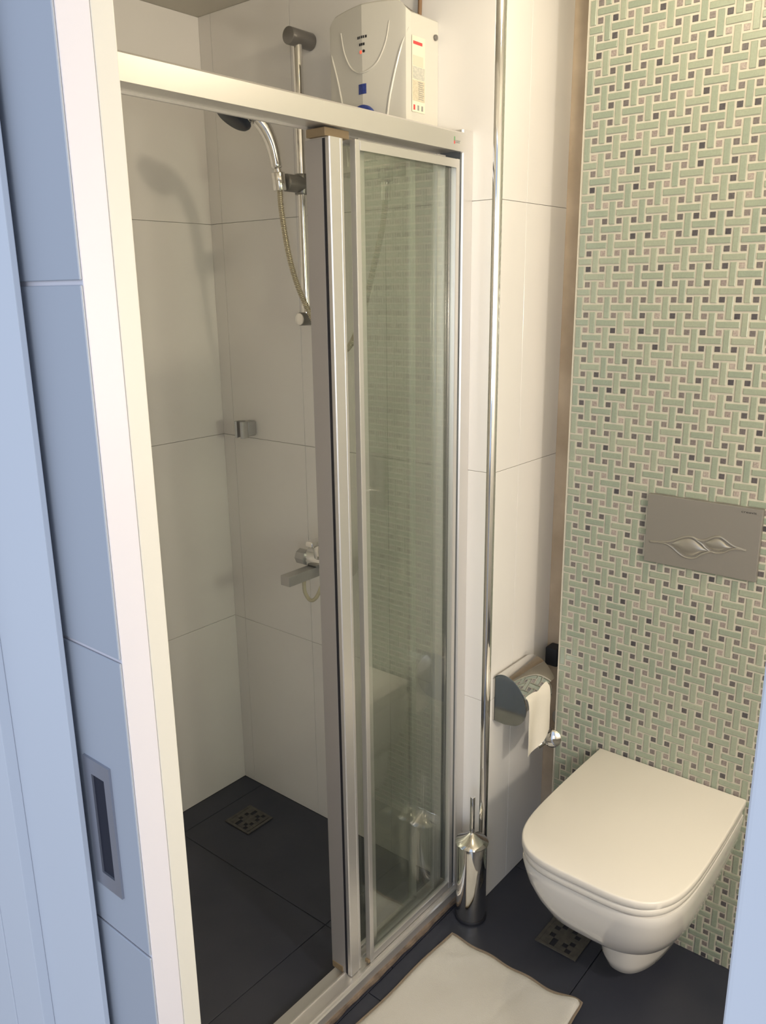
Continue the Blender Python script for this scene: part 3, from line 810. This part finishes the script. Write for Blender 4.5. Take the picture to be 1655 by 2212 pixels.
# ------------------------------------------------------------------ stop valve and black pipe cap in the gap
sv = thing('stop_valve', (1.93, 0.93, 0.43), 'chrome angle stop valve in the narrow gap below the paper holder', 'valve')
obj('escutcheon', cyl((1.9295, 0.945, 0.430), (1.915, 0.945, 0.430), 0.03, 28, prof=[(0, .030), (.4, .028), (1, .014)]), 'chrome', sv, smooth=True)
obj('stem', cyl((1.916, 0.945, 0.430), (1.835, 0.915, 0.440), 0.011, 20), 'chrome', sv, smooth=True)
obj('body', rcyl((1.838, 0.916, 0.440), (1.800, 0.905, 0.446), 0.018, 0.003, 24), 'chrome', sv, smooth=True)
obj('knob', cyl((1.802, 0.905, 0.447), (1.770, 0.893, 0.456), 0.02, 28, prof=[(0, .018), (.1, .0235), (.5, .0255), (.85, .0235), (1, .015)]), 'chrome', sv, smooth=True)
obj('outlet', rcyl((1.815, 0.912, 0.440), (1.770, 0.935, 0.420), 0.0085, 0.001, 16), 'chrome', sv, smooth=True)
bc = obj('pipe_cover', box(1.890, 1.9297, 0.950, 0.986, 0.598, 0.650, 0.004, 2), 'gasket', smooth=True)
tag(bc, 'black plastic pipe cover in the beige gap above the paper holder', 'pipe cover')

# ------------------------------------------------------------------ bath mat
bm = bmesh.new()
NX, NY = 70, 40
top = []
def matz(u, v):
    x = 0.74 + 0.722 * u; y = 0.62 + 0.38 * v
    z = 0.0085 + 0.0012 * math.sin(x * 9 + y * 5) + 0.0010 * math.sin(y * 23 - x * 7)
    z += 0.010 * math.exp(-((u - 1.0) / .035) ** 2) * math.exp(-((v - .02) / .10) ** 2)
    z += 0.0022 * math.exp(-(((x - 1.42) * .75 + (y - .92) * .66) / .006) ** 2) * math.exp(-((x - 1.40) / .05) ** 2)
    z -= 0.0016 * math.exp(-((y - .76 + 0.2 * (x - 1.4)) / .010) ** 2)
    return z
for i in range(NX + 1):
    row = []
    for j in range(NY + 1):
        u, v = i / NX, j / NY
        # round the top edge down
        eu = min(u, 1 - u) * 0.722; ev = min(v, 1 - v) * 0.38
        e = min(1, min(eu, ev) / 0.007)
        z = matz(u, v) * (0.25 + 0.75 * math.sin(e * PI / 2))
        x = 0.74 + 0.722 * u + (0.0025 * math.sin(v * 21) if u > .97 else 0) + (0.014 * math.exp(-((v - .02) / .10) ** 2) - 0.0) * (1 if u > .97 else 0)
        y = 0.64 + 0.355 * v + 0.020 * (1 - u) * v + 0.002 * math.sin(u * 17) - 0.085 * (1 - u) * (1 - v) 
        row.append(bm.verts.new((x, y, z)))
    top.append(row)
for r0, r1 in zip(top, top[1:]):
    for j in range(NY): bm.faces.new((r0[j], r1[j], r1[j + 1], r0[j + 1]))
rim = [top[i][0] for i in range(NX + 1)] + [top[NX][j] for j in range(1, NY + 1)] + [top[i][NY] for i in range(NX - 1, -1, -1)] + [top[0][j] for j in range(NY - 1, 0, -1)]
low = [bm.verts.new((v.co.x, v.co.y, 0.0004)) for v in rim]
for k in range(len(rim)):
    k2 = (k + 1) % len(rim); bm.faces.new((rim[k], low[k], low[k2], rim[k2]))
bm.faces.new(low)
bmesh.ops.recalc_face_normals(bm, faces=bm.faces)
hem = [v.co.copy() for v in rim]
mt = obj('bath_mat', bm, 'towel', smooth=True, angle=1.2)
tag(mt, 'off-white towelling bath mat laid on the dark floor before the shower', 'bath mat')
hp = [Vector((p.x, p.y, 0.0035)) for p in hem]
obj('hem', tube(hp + [hp[0]], 0.0030, 6, cap=False), 'fringe', mt, smooth=True)['label'] = 'brownish hem'

# ------------------------------------------------------------------ ceiling lamp (outside the picture, it lights the room)
cl = thing('ceiling_light', (LAMP.x, LAMP.y, ZC), 'round recessed ceiling spotlight above the middle of the bathroom', 'ceiling light')
bm = bmesh.new()
A = [[bm.verts.new((LAMP.x + r * math.cos(2 * PI * k / 32), LAMP.y + r * math.sin(2 * PI * k / 32), z)) for k in range(32)] for r, z in ((.052, ZC - .0005), (.052, ZC - .006), (.040, ZC - .006), (.036, ZC - .0005))]
for r0, r1 in zip(A, A[1:]):
    for k in range(32): bm.faces.new((r0[k], r0[(k + 1) % 32], r1[(k + 1) % 32], r1[k]))
bmesh.ops.recalc_face_normals(bm, faces=bm.faces)
obj('ring', bm, 'chrome', cl, smooth=True)
